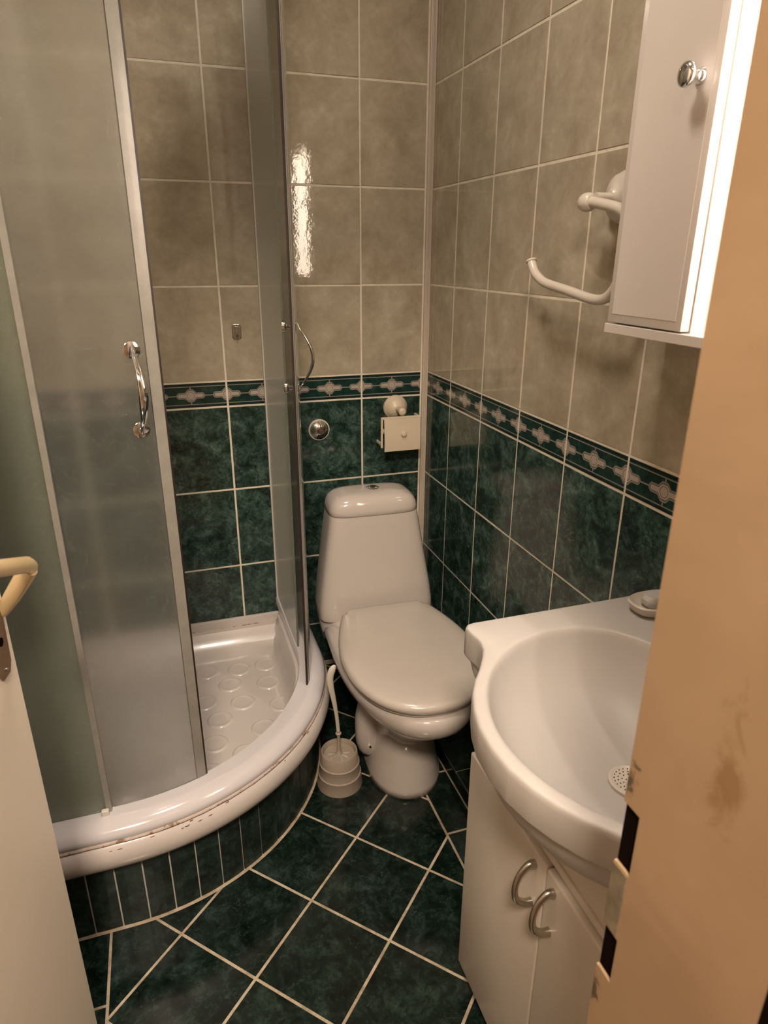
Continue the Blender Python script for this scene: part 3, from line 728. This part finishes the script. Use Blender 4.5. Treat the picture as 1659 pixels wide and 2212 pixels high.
# faint maker's mark on the rear slope
# faucet
fc = empty('faucet', (-.062, -1.385, .78), 'white basin faucet standing at back of the wash basin', 'faucet')
link('body', lathe(bmesh.new(), [(.026, 0), (.026, .008), (.021, .014), (.019, .06), (.021, .075), (.012, .085)], (0, 0, 0), 'z', 28), 'wplastic', fc, 40)
bm = bmesh.new(); tube(bm, smooth_path([(-.01, 0, .05), (-.06, 0, .075), (-.11, 0, .066)], 5), .011, 14); link('spout', bm, 'chrome', fc, True)
bm = bmesh.new(); tube(bm, [(0, 0, .082), (-.03, 0, .105), (-.075, 0, .118)], [.012, .009, .007], 12, 1.4); link('lever', bm, 'chrome', fc, True)
sd = empty('soap_dish', (-.062, -1.175, .78), 'white soap dish with small dark dent at the back edge of the basin', 'soap dish')
bm = bmesh.new(); loft(bm, [sup(.045*w, .030*w, 0, 0, z, e=2.6) for w, z in ((.75, 0), (.95, .006), (1.06, .018), (1.0, .0205), (.88, .016), (.6, .010))]); link('dish', bm, 'wplastic', sd, True)
bm = bmesh.new(); loft(bm, [sup(.026*w, .016*w, 0, 0, z, e=2.8) for w, z in ((.8, .010), (1, .016), (1, .024), (.8, .030))]); tag(link('soap_bar', bm, 'basin', sd, True))

# ------------------------------------------------------------------ vanity cabinet
vc = empty('vanity_cabinet', (-.18, -1.385, 0), 'white two-door vanity cabinet with bow handles under the wash basin', 'cabinet')
V0 = Vector((-.18, -1.385, 0))
bm = bmesh.new()
box(bm, (-.346, -1.147, .055), (-.163, -1.163, .66)); box(bm, (-.346, -1.607, .055), (-.163, -1.622, .66)); box(bm, (-.163, -1.147, .06), (-.012, -1.163, .66)); box(bm, (-.163, -1.607, .06), (-.012, -1.622, .66))
box(bm, (-.346, -1.163, .055), (-.163, -1.607, .071)); box(bm, (-.180, -1.163, .071), (-.164, -1.607, .55)); box(bm, (-.346, -1.163, .40), (-.180, -1.607, .412))
link('carcass', loc_(bm, V0), 'cab', vc)
bm = bmesh.new(); box(bm, (-.351, -1.148, .562), (-.3355, -1.622, .655), .001); link('apron_panel', loc_(bm, V0), 'cab', vc)
bm = bmesh.new(); box(bm, (-.356, -1.149, .5530), (-.344, -1.621, .5650), .0015); link('apron_rail', loc_(bm, V0), 'cab', vc)
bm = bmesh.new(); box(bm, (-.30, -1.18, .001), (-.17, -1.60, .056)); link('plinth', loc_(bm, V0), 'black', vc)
for y0, y1, hy, hz in ((-1.145, -1.3815, -1.3565, .572-.072), (-1.3835, -1.625, -1.4045, .572-.072)):
    bm = bmesh.new(); box(bm, (-.347, y0, .0545), (-.365, y1, .5505), .0035, 3)
    d = link('door', loc_(bm, V0), 'cab', vc, 35)
    bm = bmesh.new(); pts = [(-.365, hy, hz+.033-.004), (-.374, hy, hz+.031), (-.386, hy, hz+.020), (-.392, hy, hz+.004), (-.3935, hy, hz-.012), (-.390, hy, hz-.028), (-.378, hy, hz-.040), (-.365, hy, hz-.043)]
    tube(bm, smooth_path(pts, 4), [.0062-.0022*sin(pi*i/28) for i in range(29)], 12, 1.2, up=(0, 1, 0))
    link('handle', loc_(bm, V0), 'steel', d, True)

# ------------------------------------------------------------------ mirror cabinet with lamp
mc = empty('wall_cabinet', (-.06, -1.32, 1.207), 'white wall cabinet with round chrome knob on its narrow door, above the wash basin', 'cabinet')
C0 = Vector((-.06, -1.32, 1.207))
def ml(name, bm, m, parent=mc, sm=False): return link(name, loc_(bm, C0), m, parent, sm)
YA, YB, YC, YE = -1.0365, -1.197, -1.50, -1.66
ml('bottom_shelf', nb((-.1215, YA+.0035, 1.2073), (-.003, YE-.004, 1.2215), .001), 'cabm')
ml('canopy', nb((-.124, YA+.004, 1.75), (-.003, YE-.004, 1.77), .001), 'cabm')
ml('back_panel', nb((-.012, YA, 1.2215), (-.004, YE, 1.75)), 'cabm')
ml('side_column', nb((-.1035, YA-.0005, 1.2215), (-.012, YB-.0005, 1.75), .0005, 1), 'cabm')
ml('side_column', nb((-.1035, YC, 1.2215), (-.012, YE, 1.75), .0005, 1), 'cabm')
dr = ml('door', nb((-.120, YA, 1.2235), (-.1055, YB, 1.748), .002, 2), 'cabm', sm=35)
ml('raised_field', nb((-.1208, YA-.011, 1.236), (-.1195, YB+.011, 1.736), .0006, 1), 'cabm', dr)
bm = lathe(bmesh.new(), [(.0095, -.1205), (.0095, -.1225), (.007, -.126), (.0055, -.131), (.0065, -.135), (.0115, -.1375), (.0145, -.141), (.0138, -.1455), (.009, -.148), (.0001, -.149)], (0, -1.1655, 1.524), 'x', 30); ml('knob', bm, 'chrome', dr, 'all')
ml('door', nb((-.120, YC, 1.2235), (-.1055, YE, 1.748), .002, 2), 'cabm', sm=35)
ml('lamp_base', nb((-.0125, -1.365, 1.44), (-.0165, -1.405, 1.73), .002), 'cabm')
m, nt, b = mat('bright_bulb'); b.inputs['Base Color'].default_value = (1, .9, .75, 1); b.inputs['Emission Color'].default_value = (1, .88, .78, 1); b.inputs['Emission Strength'].default_value = 5400
for z in (1.487, 1.70):
    bm = bmesh.new(); bmesh.ops.create_uvsphere(bm, u_segments=20, v_segments=12, radius=.0045, matrix=Matrix.Translation((-.0255, -1.385, z))); ml('bulb', bm, m, sm='all')
ml('lamp_fitting', nb((-.134, -1.470, 1.2225), (-.070, YC+.001, 1.748), .003), 'cabm')
m, nt, b = mat('warm_lamp_glow'); b.inputs['Base Color'].default_value = (1, .9, .75, 1); b.inputs['Emission Color'].default_value = (1, .84, .66, 1); b.inputs['Emission Strength'].default_value = 14
ml('lamp_diffuser', nb((-.130, -1.455, 1.232), (-.076, -1.4695, 1.738), .004), m, sm=40)
